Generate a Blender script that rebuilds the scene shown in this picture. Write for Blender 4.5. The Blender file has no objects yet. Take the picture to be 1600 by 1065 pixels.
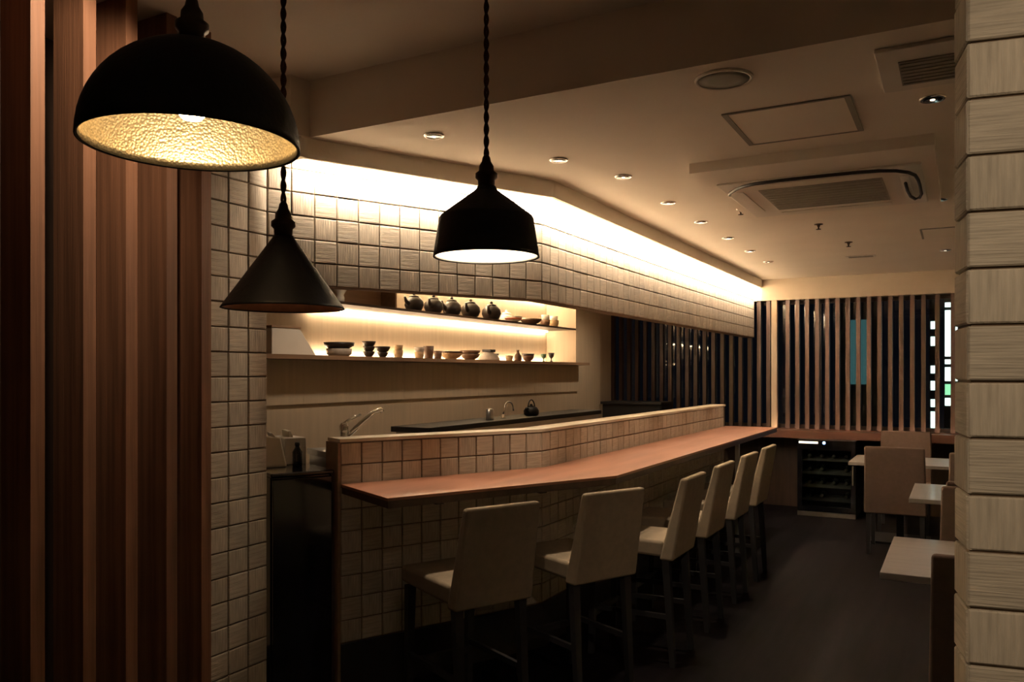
import bpy, bmesh, math, random
from mathutils import Vector, Matrix
random.seed(7)
R = math.radians
sc = bpy.context.scene
COL = sc.collection

# ---------------------------------------------------------------- camera, world, exposure
EYE = 1.5
cam_d = bpy.data.cameras.new('camera')
cam_d.sensor_width = 36.0
cam_d.lens = 1272.0 / 1600.0 * 36.0
cam_d.shift_y = (583.0 - 532.5) / 1600.0
cam_d.clip_start = 0.02
cam = bpy.data.objects.new('camera', cam_d)
COL.objects.link(cam)
cam.location = (0, 0, EYE)
cam.rotation_euler = (R(90), 0, R(28.72))
sc.camera = cam

world = bpy.data.worlds.new('night')
sc.world = world
world.use_nodes = True
world.node_tree.nodes['Background'].inputs[0].default_value = (0.010, 0.013, 0.022, 1)
world.node_tree.nodes['Background'].inputs[1].default_value = 0.1

sc.view_settings.view_transform = 'Standard'
sc.view_settings.look = 'None'
sc.view_settings.gamma = 1.0
sc.view_settings.use_curve_mapping = False
sc.view_settings.exposure = 0.85

WARM = (1.0, 0.78, 0.55)
WARM2 = (1.0, 0.80, 0.60)
P_COVE = 2050.0        # emission of the cove strip
P_DOWN = 32.0         # watts of a counter downlight
P_NICHE = 32.0
P_KITCHEN = 12.5

# ---------------------------------------------------------------- materials
MATS = {}

def mat(name, col, rough=0.6, metal=0.0, var=0.0, vscale=(6, 6, 6), bump=0.0, bscale=(60, 60, 60),
        rand=0.0, spec=0.5, emit=None, estr=0.0, coat=0.0, voronoi=False):
    m = bpy.data.materials.new(name)
    m.use_nodes = True
    nt = m.node_tree
    b = nt.nodes['Principled BSDF']
    b.inputs['Base Color'].default_value = (*col, 1)
    b.inputs['Roughness'].default_value = rough
    b.inputs['Metallic'].default_value = metal
    b.inputs['Specular IOR Level'].default_value = spec
    if coat:
        b.inputs['Coat Weight'].default_value = coat
        b.inputs['Coat Roughness'].default_value = 0.08
    if emit:
        b.inputs['Emission Color'].default_value = (*emit, 1)
        b.inputs['Emission Strength'].default_value = estr
    tc = None
    if var or bump:
        tc = nt.nodes.new('ShaderNodeTexCoord')
    last = None
    if var:
        mp = nt.nodes.new('ShaderNodeMapping')
        mp.inputs['Scale'].default_value = vscale
        nt.links.new(tc.outputs['Object'], mp.inputs['Vector'])
        nz = nt.nodes.new('ShaderNodeTexNoise')
        nz.inputs['Scale'].default_value = 1.0
        nz.inputs['Detail'].default_value = 5.0
        nt.links.new(mp.outputs['Vector'], nz.inputs['Vector'])
        cr = nt.nodes.new('ShaderNodeValToRGB')
        cr.color_ramp.elements[0].position = 0.3
        cr.color_ramp.elements[1].position = 0.7
        cr.color_ramp.elements[0].color = tuple(max(0, c * (1 - var)) for c in col) + (1,)
        cr.color_ramp.elements[1].color = tuple(min(1, c * (1 + var)) for c in col) + (1,)
        nt.links.new(nz.outputs['Fac'], cr.inputs['Fac'])
        last = cr.outputs['Color']
    if rand:
        oi = nt.nodes.new('ShaderNodeObjectInfo')
        mr = nt.nodes.new('ShaderNodeMapRange')
        mr.inputs['To Min'].default_value = 1 - rand
        mr.inputs['To Max'].default_value = 1 + rand
        nt.links.new(oi.outputs['Random'], mr.inputs['Value'])
        mx = nt.nodes.new('ShaderNodeVectorMath')
        mx.operation = 'SCALE'
        if last:
            nt.links.new(last, mx.inputs[0])
        else:
            mx.inputs[0].default_value = col
        nt.links.new(mr.outputs['Result'], mx.inputs['Scale'])
        last = mx.outputs['Vector']
    if last:
        nt.links.new(last, b.inputs['Base Color'])
    if bump:
        mp2 = nt.nodes.new('ShaderNodeMapping')
        mp2.inputs['Scale'].default_value = bscale
        nt.links.new(tc.outputs['Object'], mp2.inputs['Vector'])
        if voronoi:
            n2 = nt.nodes.new('ShaderNodeTexVoronoi')
            out = n2.outputs['Distance']
        else:
            n2 = nt.nodes.new('ShaderNodeTexNoise')
            n2.inputs['Detail'].default_value = 4.0
            out = n2.outputs['Fac']
        n2.inputs['Scale'].default_value = 1.0
        nt.links.new(mp2.outputs['Vector'], n2.inputs['Vector'])
        bp = nt.nodes.new('ShaderNodeBump')
        bp.inputs['Strength'].default_value = bump
        bp.inputs['Distance'].default_value = 0.004
        nt.links.new(out, bp.inputs['Height'])
        nt.links.new(bp.outputs['Normal'], b.inputs['Normal'])
    MATS[name] = m
    return m

TILE = (0.44, 0.38, 0.295)
mat('tile_upright', TILE, 0.75, var=0.2, vscale=(90, 90, 9), bump=0.75, bscale=(210, 210, 7), rand=0.09, spec=0.25)
mat('tile_level', TILE, 0.75, var=0.2, vscale=(9, 9, 90), bump=0.75, bscale=(7, 7, 210), rand=0.09, spec=0.25)
mat('grout', (0.16, 0.11, 0.07), 0.9, var=0.2)
mat('ceiling_paint', (0.86, 0.80, 0.70), 0.85, var=0.03, vscale=(2, 2, 2), bump=0.15, bscale=(90, 90, 90))
mat('plaster', (0.60, 0.52, 0.41), 0.85, var=0.06, vscale=(3, 3, 3), bump=0.2, bscale=(40, 40, 40))
mat('cap_stone', (0.66, 0.58, 0.45), 0.6, var=0.06)
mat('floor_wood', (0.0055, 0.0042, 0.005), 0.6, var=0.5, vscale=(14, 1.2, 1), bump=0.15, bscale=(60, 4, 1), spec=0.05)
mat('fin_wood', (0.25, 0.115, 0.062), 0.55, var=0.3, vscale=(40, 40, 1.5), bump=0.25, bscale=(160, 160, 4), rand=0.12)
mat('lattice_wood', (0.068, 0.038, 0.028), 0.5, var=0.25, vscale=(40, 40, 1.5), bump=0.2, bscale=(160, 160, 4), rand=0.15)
mat('counter_wood', (0.265, 0.115, 0.068), 0.38, var=0.2, vscale=(14, 1.2, 10), bump=0.1, bscale=(90, 5, 30), coat=0.15)
mat('ledge_wood', (0.12, 0.05, 0.033), 0.45, var=0.2, vscale=(2, 20, 20))
mat('fabric_brown', (0.10, 0.064, 0.05), 0.85, var=0.08, vscale=(30, 30, 30), bump=0.3, bscale=(400, 400, 400))
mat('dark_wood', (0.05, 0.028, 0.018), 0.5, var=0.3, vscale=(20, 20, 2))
mat('table_wood', (0.34, 0.32, 0.315), 0.34, var=0.08, vscale=(3, 30, 3), coat=0.2)
mat('panel_beige', (0.52, 0.42, 0.30), 0.6, var=0.07, vscale=(30, 30, 1.5))
mat('panel_brown', (0.26, 0.155, 0.09), 0.55, var=0.15, vscale=(30, 2, 30))
mat('fabric_beige', (0.24, 0.19, 0.13), 0.85, var=0.08, vscale=(30, 30, 30), bump=0.3, bscale=(400, 400, 400))
mat('black_gloss', (0.006, 0.006, 0.008), 0.12, coat=0.5)
mat('black_matte', (0.012, 0.011, 0.012), 0.6, var=0.2)
mat('black_iron', (0.005, 0.004, 0.0045), 0.55, spec=0.25, var=0.25, vscale=(25, 25, 25), bump=0.2, bscale=(80, 80, 80))
mat('gold_leaf', (0.78, 0.67, 0.46), 0.38, metal=0.95, var=0.12, vscale=(40, 40, 40), bump=0.22, bscale=(210, 210, 210), voronoi=True)
mat('white_enamel', (0.86, 0.82, 0.74), 0.35, var=0.03)
mat('copper_lining', (0.55, 0.26, 0.13), 0.35, metal=0.8, var=0.15, vscale=(40, 40, 40))
mat('cord_fabric', (0.075, 0.022, 0.014), 0.8, var=0.3, vscale=(200, 200, 200))
mat('brass_dark', (0.05, 0.03, 0.018), 0.45, metal=0.5, var=0.2)
mat('chrome', (0.75, 0.73, 0.70), 0.14, metal=1.0)
mat('steel', (0.55, 0.53, 0.50), 0.35, metal=0.9, var=0.08)
mat('white_plastic', (0.74, 0.70, 0.62), 0.5, var=0.03)
mat('grey_grille', (0.27, 0.255, 0.215), 0.7, var=0.06)
mat('grey_box', (0.62, 0.58, 0.52), 0.7, var=0.05)
mat('paper', (0.70, 0.64, 0.54), 0.8, var=0.05)
mat('clay_dark', (0.014, 0.008, 0.006), 0.45, var=0.3, vscale=(40, 40, 40))
mat('clay_brown', (0.11, 0.055, 0.03), 0.5, var=0.3, vscale=(40, 40, 40))
mat('clay_tan', (0.42, 0.28, 0.15), 0.55, var=0.2, vscale=(40, 40, 40))
mat('clay_grey', (0.36, 0.31, 0.26), 0.5, var=0.15, vscale=(40, 40, 40))
mat('porcelain', (0.80, 0.76, 0.68), 0.25, var=0.04)
mat('clay_red', (0.50, 0.16, 0.09), 0.4, var=0.15)
mat('clay_green', (0.08, 0.14, 0.08), 0.4, var=0.2)
mat('bottle_glass', (0.02, 0.035, 0.02), 0.1, coat=0.5)
mat('foil', (0.55, 0.50, 0.42), 0.3, metal=0.8)
mat('bulb_gold', (1, 0.8, 0.5), emit=(1.0, 0.72, 0.40), estr=40.0)
mat('bulb_white', (1, 0.8, 0.5), emit=(1.0, 0.82, 0.60), estr=36.0)
mat('bulb_dim', (1, 0.8, 0.5), emit=(1.0, 0.62, 0.36), estr=12.0)
mat('led_cove', (1, 0.9, 0.7), emit=WARM2, estr=P_COVE)
mat('led_niche', (1, 0.9, 0.7), emit=(1.0, 0.76, 0.48), estr=P_NICHE)
mat('led_niche_up', (1, 0.9, 0.7), emit=(1.0, 0.76, 0.48), estr=P_NICHE * 2.2)
mat('led_foot', (1, 0.9, 0.7), emit=(1.0, 0.60, 0.36), estr=14.0)
mat('led_lens', (1, 0.9, 0.8), emit=(1.0, 0.82, 0.60), estr=1.5)
mat('led_display', (1, 0.9, 0.8), emit=(1.0, 0.86, 0.66), estr=1.6)
mat('led_blue', (0.2, 0.4, 1.0), emit=(0.25, 0.45, 1.0), estr=7.0)
mat('sign_white', (0.9, 1.0, 1.0), emit=(0.80, 1.0, 0.97), estr=1.6)
mat('sign_green', (0.3, 0.8, 0.4), emit=(0.35, 0.9, 0.5), estr=0.8)
mat('sign_teal', (0.1, 0.2, 0.2), emit=(0.16, 0.42, 0.45), estr=0.13)
mat('street_dark', (0.02, 0.02, 0.025), 0.8, var=0.2)

def pane_mat():
    m = bpy.data.materials.new('window_pane')
    m.use_nodes = True
    nt = m.node_tree
    nt.nodes.clear()
    o = nt.nodes.new('ShaderNodeOutputMaterial')
    mx = nt.nodes.new('ShaderNodeMixShader')
    tr = nt.nodes.new('ShaderNodeBsdfTransparent')
    tr.inputs[0].default_value = (0.86, 0.90, 0.88, 1)
    gl = nt.nodes.new('ShaderNodeBsdfGlossy')
    gl.inputs['Roughness'].default_value = 0.03
    fr = nt.nodes.new('ShaderNodeFresnel')
    fr.inputs['IOR'].default_value = 1.6
    nt.links.new(fr.outputs[0], mx.inputs[0])
    nt.links.new(tr.outputs[0], mx.inputs[1])
    nt.links.new(gl.outputs[0], mx.inputs[2])
    nt.links.new(mx.outputs[0], o.inputs[0])
    MATS['window_pane'] = m
pane_mat()

# ---------------------------------------------------------------- mesh helpers
class MB:
    def __init__(s):
        s.v, s.f = [], []

    def add(s, vs, fs):
        n = len(s.v)
        s.v += [tuple(v) for v in vs]
        s.f += [tuple(i + n for i in f) for f in fs]
        return s

    def box(s, x0, x1, y0, y1, z0, z1, M=None):
        vs = [Vector(p) for p in ((x0, y0, z0), (x1, y0, z0), (x1, y1, z0), (x0, y1, z0),
                                  (x0, y0, z1), (x1, y0, z1), (x1, y1, z1), (x0, y1, z1))]
        if M:
            vs = [M @ v for v in vs]
        return s.add(vs, [(0, 3, 2, 1), (4, 5, 6, 7), (0, 1, 5, 4), (1, 2, 6, 5), (2, 3, 7, 6), (3, 0, 4, 7)])

    def prism(s, pts, z0, z1):
        n = len(pts)
        area = sum(pts[i][0] * pts[(i + 1) % n][1] - pts[(i + 1) % n][0] * pts[i][1] for i in range(n))
        if area < 0:
            pts = pts[::-1]
        vs = [(x, y, z0) for x, y in pts] + [(x, y, z1) for x, y in pts]
        fs = [tuple(range(n - 1, -1, -1)), tuple(range(n, 2 * n))]
        fs += [(i, (i + 1) % n, n + (i + 1) % n, n + i) for i in range(n)]
        return s.add(vs, fs)

    def loft(s, a, b):
        """two quads (4 points each) joined into a solid"""
        vs = list(a) + list(b)
        return s.add(vs, [(0, 3, 2, 1), (4, 5, 6, 7), (0, 1, 5, 4), (1, 2, 6, 5), (2, 3, 7, 6), (3, 0, 4, 7)])

    def lathe(s, prof, n=24, c=(0, 0, 0), axis='z', close=False):
        vs, fs = [], []
        m = len(prof)
        for r, z in prof:
            for k in range(n):
                a = 2 * math.pi * k / n
                if axis == 'z':
                    vs.append((c[0] + r * math.cos(a), c[1] + r * math.sin(a), c[2] + z))
                elif axis == 'y':
                    vs.append((c[0] + r * math.cos(a), c[1] + z, c[2] + r * math.sin(a)))
                else:
                    vs.append((c[0] + z, c[1] + r * math.cos(a), c[2] + r * math.sin(a)))
        rows = m if close else m - 1
        for i in range(rows):
            j = (i + 1) % m
            for k in range(n):
                k2 = (k + 1) % n
                fs.append((i * n + k, i * n + k2, j * n + k2, j * n + k))
        if not close:
            if prof[0][0] > 1e-5:
                fs.append(tuple(range(n - 1, -1, -1)))
            if prof[-1][0] > 1e-5:
                fs.append(tuple((m - 1) * n + k for k in range(n)))
        return s.add(vs, fs)

    def tube(s, pts, r, n=8):
        pts = [Vector(p) for p in pts]
        vs, fs = [], []
        up = Vector((0, 0, 1))
        t0 = (pts[1] - pts[0]).normalized()
        nrm = t0.cross(up if abs(t0.dot(up)) < 0.95 else Vector((1, 0, 0))).normalized()
        rr = r if isinstance(r, (list, tuple)) else [r] * len(pts)
        for i, p in enumerate(pts):
            t = (pts[min(i + 1, len(pts) - 1)] - pts[max(i - 1, 0)]).normalized()
            nrm = (nrm - t * nrm.dot(t)).normalized()
            bn = t.cross(nrm)
            for k in range(n):
                a = 2 * math.pi * k / n
                vs.append(p + (nrm * math.cos(a) + bn * math.sin(a)) * rr[i])
        for i in range(len(pts) - 1):
            for k in range(n):
                k2 = (k + 1) % n
                fs.append((i * n + k, i * n + k2, (i + 1) * n + k2, (i + 1) * n + k))
        fs.append(tuple(range(n - 1, -1, -1)))
        fs.append(tuple((len(pts) - 1) * n + k for k in range(n)))
        return s.add(vs, fs)

    def mesh(s, name, m, smooth=False):
        me = bpy.data.meshes.new(name)
        me.from_pydata(s.v, [], s.f)
        bm = bmesh.new()
        bm.from_mesh(me)
        bmesh.ops.recalc_face_normals(bm, faces=bm.faces)
        bm.to_mesh(me)
        bm.free()
        if smooth:
            me.polygons.foreach_set('use_smooth', [True] * len(me.polygons))
        me.materials.append(MATS[m])
        return me

    def build(s, name, m, parent=None, loc=None, smooth=False, bevel=0.0, seg=2, split=False):
        o = bpy.data.objects.new(name, s.mesh(name, m, smooth))
        COL.objects.link(o)
        if parent:
            o.parent = parent
        if loc:
            o.location = loc
        if bevel:
            b = o.modifiers.new('bevel', 'BEVEL')
            b.width = bevel
            b.segments = seg
            b.limit_method = 'ANGLE'
            b.angle_limit = R(35)
            if smooth:
                b.harden_normals = True
        return o

def thing(name, label, cat, loc=(0, 0, 0), rz=0.0, group=None):
    o = bpy.data.objects.new(name, None)
    o.empty_display_size = 0.1
    COL.objects.link(o)
    o.location = loc
    o.rotation_euler = (0, 0, rz)
    tag(o, label, cat, group)
    return o

def tag(o, label, cat, group=None):
    o['label'] = label
    o['category'] = cat
    if group:
        o['group'] = group
    return o

def struct(o, label=None, cat=None):
    o['kind'] = 'structure'
    if label:
        o['label'] = label
    if cat:
        o['category'] = cat
    return o

def spot(name, parent, loc, power, angle=75, blend=0.6, col=WARM, rad=0.03, aim=None):
    l = bpy.data.lights.new(name, 'SPOT')
    l.energy = power
    l.color = col
    l.spot_size = R(angle)
    l.spot_blend = blend
    l.shadow_soft_size = rad
    o = bpy.data.objects.new(name, l)
    COL.objects.link(o)
    o.parent = parent
    o.location = loc
    if aim is not None:
        o.rotation_euler = Vector(aim).to_track_quat('-Z', 'Y').to_euler()
    return o

# ---------------------------------------------------------------- plan of the place (metres)
KX, KY = -2.011, 4.016                      # kink of the tiled wall
A26 = R(26.0)
D1 = Vector((math.sin(A26), math.cos(A26)))  # direction of the angled run
N1 = Vector((math.cos(A26), -math.sin(A26)))  # its face towards the room
K = Vector((KX, KY))
P0 = K - D1 * 1.53                          # corner with the left pier
W0 = K - D1 * 1.185                         # end of the low counter wall
FAR = 9.36
CEIL = 2.548
HIGH = 2.80
CTR = 0.983
ROW = 0.1043
ROW0 = 1.902                                # a course line shared by all tiled walls

def off(g):
    """kink point moved g towards the room"""
    return Vector((KX + g, KY - 0.2306 * g))

# ---------------------------------------------------------------- shell
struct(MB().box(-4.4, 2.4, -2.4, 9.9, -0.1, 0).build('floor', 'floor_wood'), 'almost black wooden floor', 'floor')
g = 0.078
e0 = P0 + N1 * g
t = (2.74 - e0.y) / D1.y
e1 = e0 + D1 * t
kg = off(g)
struct(MB().prism([tuple(e1), tuple(kg), (KX + g, 9.62), (2.2, 9.62), (2.2, 2.74)], CEIL, HIGH + 0.1).build('ceiling', 'ceiling_paint'),
       'lower cream ceiling over the counter and tables', 'ceiling')
struct(MB().box(-3.2, 2.2, -2.3, 2.74, HIGH, HIGH + 0.1).build('ceiling_high', 'ceiling_paint'),
       'higher shaded ceiling over the pendant lamps', 'ceiling')
# cove lip
def lip(g0, g1, z0, z1):
    a0 = P0 + N1 * g0
    a0 = a0 + D1 * ((2.74 - a0.y) / D1.y)
    a1 = P0 + N1 * g1
    a1 = a1 + D1 * ((2.74 - a1.y) / D1.y)
    return MB().prism([tuple(a0), tuple(off(g0)), (KX + g0, FAR), (KX + g1, FAR), tuple(off(g1)), tuple(a1)], z0, z1)
struct(lip(0.056, 0.081, 2.458, CEIL + 0.01).build('trim_1', 'ceiling_paint'), 'narrow lip hanging from the ceiling along the glowing cove', 'trim')
struct(lip(-0.02, 0.081, HIGH, HIGH + 0.1).build('trim_2', 'ceiling_paint'), 'closed top of the light cove', 'trim')
struct(MB().box(2.1, 2.2, -2.3, 9.62, 0, HIGH).build('wall_right', 'plaster'))
struct(MB().box(-3.2, 2.2, -2.4, -2.3, 0, HIGH).build('wall_front', 'plaster'))
struct(MB().box(-3.2, -3.1, -2.3, 2.6, 0, HIGH).build('wall_left', 'dark_wood'))

struct(MB().box(P0.x + 0.01, e1.x + 0.004, 2.705, 2.745, 2.458, CEIL - 0.0005).build('trim_6', 'ceiling_paint'), 'small closing piece at the start of the light cove', 'trim')

# ---- tiles
TH = 0.009
def tile_mesh(w, h, m):
    a, bz, d, c = w / 2, h / 2, TH, 0.003
    vs = [(-a, 0, -bz), (a, 0, -bz), (a, 0, bz), (-a, 0, bz),
          (-a, -d + c, -bz), (a, -d + c, -bz), (a, -d + c, bz), (-a, -d + c, bz),
          (-a + c, -d, -bz + c), (a - c, -d, -bz + c), (a - c, -d, bz - c), (-a + c, -d, bz - c)]
    fs = [(0, 3, 2, 1)]
    for i in range(4):
        j = (i + 1) % 4
        fs += [(i, j, 4 + j, 4 + i), (4 + i, 4 + j, 8 + j, 8 + i)]
    fs.append((8, 9, 10, 11))
    return MB().add(vs, fs)

TM = {}
def tiles(parent, p, d, n, count, pitch, zs, h=ROW, limit=None, first=0, gap=0.0055, phase=0):
    """tile courses from p along d, face normal n; zs = lower edges. Returns the number made; the rest goes to one mesh."""
    rz = math.atan2(n.x, -n.y)
    key = round(pitch, 4)
    if key not in TM:
        TM[key] = [tile_mesh(pitch - gap, h - gap, m).mesh('tile', m) for m in ('tile_upright', 'tile_level')]
    made = 0
    for i in range(first, count):
        for j, z in enumerate(zs):
            if limit is not None and made >= limit:
                return made
            o = bpy.data.objects.new('tile', TM[key][(i + int(round((z - ROW0) / ROW)) + phase) % 2])
            COL.objects.link(o)
            q = p + d * (pitch * (i + 0.5)) + n * random.uniform(-0.0012, 0.0008)
            o.location = (q.x, q.y, z + h / 2)
            o.rotation_euler = (0, 0, rz)
            o.parent = parent
            made += 1
    return made

def tile_rest(parent, p, d, n, cols, pitch, zs, h=ROW, gap=0.0055):
    rz = math.atan2(n.x, -n.y)
    for par, m in ((0, 'tile_upright'), (1, 'tile_level')):
        mb = MB()
        for i in cols:
            for z in zs:
                if (i + int(round((z - ROW0) / ROW))) % 2 != par:
                    continue
                q = p + d * (pitch * (i + 0.5))
                M = Matrix.Translation((q.x, q.y, z + h / 2)) @ Matrix.Rotation(rz, 4, 'Z')
                t = tile_mesh(pitch - gap, h - gap, m)
                mb.add([M @ Vector(v) for v in t.v], t.f)
        o = mb.build('tile_field', m, parent)
        o['kind'] = 'stuff'

NX = Vector((1, 0))
DY = Vector((0, 1))
# upper tiled wall hanging over the kitchen opening
T = 0.10
bin1 = P0 - N1 * TH
up = MB()
up.prism([tuple(P0 - N1 * TH), tuple(off(-TH)), (KX - TH, FAR + 0.02), (KX - T, FAR + 0.02), tuple(off(-T)), tuple(P0 - N1 * T)], ROW0, HIGH + 0.05)
wall_upper = struct(up.build('wall_upper', 'grout'), 'beige ribbed tile wall hanging over the kitchen opening', 'wall')
zs_up = [ROW0 + ROW * i for i in range(6)]
tiles(wall_upper, P0 - N1 * TH, D1, N1, 14, 1.53 / 14, zs_up)
tiles(wall_upper, K - NX * TH, DY, NX, 36, 0.1043, zs_up)
tile_rest(wall_upper, K - NX * TH, DY, NX, range(36, 51), 0.1043, zs_up)
# end cap of the upper wall is the far wall itself

# low wall carrying the counter
LT = 0.14
LOW_END = 8.05
LTOP = 1.189
lw = MB()
lw.prism([tuple(W0 - N1 * TH), tuple(off(-TH)), (KX - TH, LOW_END), (KX - LT, LOW_END), tuple(off(-LT)), tuple(W0 - N1 * LT)], 0, LTOP - 0.012)
wall_counter = struct(lw.build('wall_counter', 'grout'), 'low beige tile wall rising behind the counter top', 'wall')
cap = MB()
cap.prism([tuple(W0 + N1 * 0.002 - D1 * 0.004), tuple(off(0.002)), (KX + 0.002, LOW_END + 0.004), (KX - LT - 0.004, LOW_END + 0.004), tuple(off(-LT - 0.004)), tuple(W0 - N1 * (LT + 0.004) - D1 * 0.004)], LTOP - 0.012, LTOP + 0.004)
cap.build('cap', 'cap_stone', wall_counter)
endp = MB()
endp.prism([tuple(W0 + N1 * 0.001), tuple(W0 - N1 * LT), tuple(W0 - N1 * LT - D1 * 0.014), tuple(W0 + N1 * 0.001 - D1 * 0.014)], 0, LTOP - 0.014)
endp.build('end_panel', 'panel_brown', wall_counter)
zs_low = [LTOP - 0.014 - ROW * (i + 1) for i in range(9)]
p1 = 1.185 / 11
n = tiles(wall_counter, W0 - N1 * TH, D1, N1, 11, p1, zs_low)
n += tiles(wall_counter, K - NX * TH, DY, NX, 38, 0.1043, zs_low[:2])
tiles(wall_counter, K - NX * TH, DY, NX, 17, 0.1043, zs_low[2:])
tile_rest(wall_counter, K - NX * TH, DY, NX, range(17, 38), 0.1043, zs_low[2:])
bb = MB()
bb.prism([tuple(W0), tuple(K), (KX, LOW_END), (KX + 0.015, LOW_END), tuple(off(0.015)), tuple(W0 + N1 * 0.015)], 0, 0.235)
struct(bb.build('baseboard_counter', 'black_matte'), 'black kick plate along the foot of the counter wall', 'baseboard')

# left pier
wall_pier = struct(MB().box(P0.x - 0.32, P0.x - TH, 1.95, P0.y, 0, HIGH).build('wall_pier', 'grout'), 'full height beige tile pier beside the wooden fins', 'wall')
zs_pier = [ROW0 + ROW * i for i in range(-18, 9)]
zs_pier = [z for z in zs_pier if z > 0 and z + ROW < HIGH + 0.05]
tiles(wall_pier, Vector((P0.x - TH, P0.y)), -DY, NX, 6, 0.1095, zs_pier, phase=1)

# right partition (turned a little to the room)
CP = Vector((0.0135, 1.7207))
CD = Vector((0.985, 0.172)).normalized()
CN = Vector((CD.y, -CD.x))
CB = -CN
pt = MB()
pt.prism([tuple(CP - CN * TH - (-CD) * TH), tuple(CP - CN * TH + CD * 0.84), tuple(CP + CB * 0.122 + CD * 0.84), tuple(CP + CB * 0.122 + CD * TH)], 0, HIGH)
wall_part = struct(pt.build('wall_partition', 'grout'), 'end of a beige ribbed tile partition beside the tables', 'wall')
tiles(wall_part, CP - CN * TH, CD, CN, 8, 0.105, zs_pier, phase=1)
tiles(wall_part, CP + CB * 0.121 + CD * TH, CN, -CD, 1, 0.121, zs_pier, phase=0)

# far wall
struct(MB().box(-2.0 - 0.02, 2.2, FAR, FAR + 0.3, 2.313, CEIL + 0.02).build('wall_back', 'plaster'), 'cream band of wall above the far slat screen', 'wall')
struct(MB().box(-4.1, 2.2, 9.60, 9.7, 0, 0.80).build('wall_back_low', 'dark_wood'), 'dark wall under the far window ledge', 'wall')
struct(MB().box(-4.1, -2.02, FAR + 0.08, FAR + 0.3, 2.313, HIGH).build('wall_back_kitchen', 'plaster'))
struct(MB().box(-4.1, 2.2, 9.13, 9.62, 0.805, 0.888).build('trim_3', 'ledge_wood'), 'reddish wooden ledge under the far slat screen', 'ledge')
win = struct(MB().box(-4.1, 2.2, 9.53, 9.56, 0.888, 0.93).build('window_1', 'dark_wood'), 'dark window behind the far slat screen', 'window')
MB().box(-4.1, 2.2, 9.53, 9.56, 2.27, 2.313).build('window_frame', 'dark_wood', win)
for x in (-4.08, -2.735, -1.35, 0.02, 1.4):
    MB().box(x - 0.025, x + 0.025, 9.53, 9.56, 0.93, 2.27).build('mullion', 'panel_beige' if x == -2.735 else 'dark_wood', win)
for a, b in ((-4.055, -2.76), (-2.71, -1.375), (-1.325, -0.005), (0.045, 1.375)):
    MB().box(a, b, 9.542, 9.548, 0.93, 2.27).build('pane', 'window_pane', win)

# kitchen shell
struct(MB().box(-4.05, -3.95, 2.5, 9.6, 0, HIGH).build('wall_kitchen', 'panel_beige'), 'beige back wall of the kitchen', 'wall')
ck = P0 - N1 * (T + 0.02)
struct(MB().prism([(ck.x - 0.35, 2.65), (ck.x, max(ck.y, 2.7)), tuple(off(-T - 0.02)), (KX - T - 0.02, FAR), (-3.95, FAR), (-3.95, 2.65)], 2.42, 2.5).build('ceiling_kitchen', 'ceiling_paint'))
struct(MB().prism([(P0.x - 0.32, 2.74), (P0.x - 0.32, P0.y + 0.001), (e1.x, P0.y + 0.001), (e1.x + 0.02, 2.742), (e1.x, 2.742)], CEIL, HIGH + 0.02).build('trim_4', 'ceiling_paint'), 'end of the ceiling step against the tiled pier', 'trim')
struct(MB().box(-3.95, -3.6, 8.0, 8.68, 0, 2.42).build('wall_kitchen_pier', 'panel_beige'), 'plain beige pier at the end of the lit shelves', 'wall')
struct(MB().box(-3.95, -3.74, 8.68, FAR, 0, 2.42).build('wall_kitchen_return', 'panel_beige'))
struct(MB().box(-4.05, P0.x - 0.33, 2.5, 2.6, 0, HIGH).build('wall_kitchen_side', 'panel_beige'))

# ---------------------------------------------------------------- wooden fins on the left
fins = thing('fin_screen', 'row of tall reddish brown wooden fins standing beside the tiled pier', 'screen', (-2.5, 1.5, 0))
fm = MB().box(-0.16, 0, -0.045, 0, 0, HIGH).mesh('slat', 'fin_wood')
for y in (0.90, 1.06, 1.22, 1.374, 1.528, 1.70, 1.855, 2.019, 2.173):
    o = bpy.data.objects.new('slat', fm)
    COL.objects.link(o)
    o.parent = fins
    o.location = (0, y - 1.5, 0)

# ---------------------------------------------------------------- far slat screen
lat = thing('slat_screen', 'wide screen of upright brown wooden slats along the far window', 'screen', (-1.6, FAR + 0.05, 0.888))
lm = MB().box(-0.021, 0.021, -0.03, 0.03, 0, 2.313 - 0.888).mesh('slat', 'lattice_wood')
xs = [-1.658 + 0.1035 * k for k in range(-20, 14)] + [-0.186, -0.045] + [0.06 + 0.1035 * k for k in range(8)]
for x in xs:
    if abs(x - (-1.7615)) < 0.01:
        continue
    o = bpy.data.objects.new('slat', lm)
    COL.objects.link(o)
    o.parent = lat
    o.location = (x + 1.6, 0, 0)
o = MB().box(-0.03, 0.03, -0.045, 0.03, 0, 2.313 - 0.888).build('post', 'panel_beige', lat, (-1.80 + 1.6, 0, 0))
o['label'] = 'pale post at the corner of the slat screen'

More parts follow.
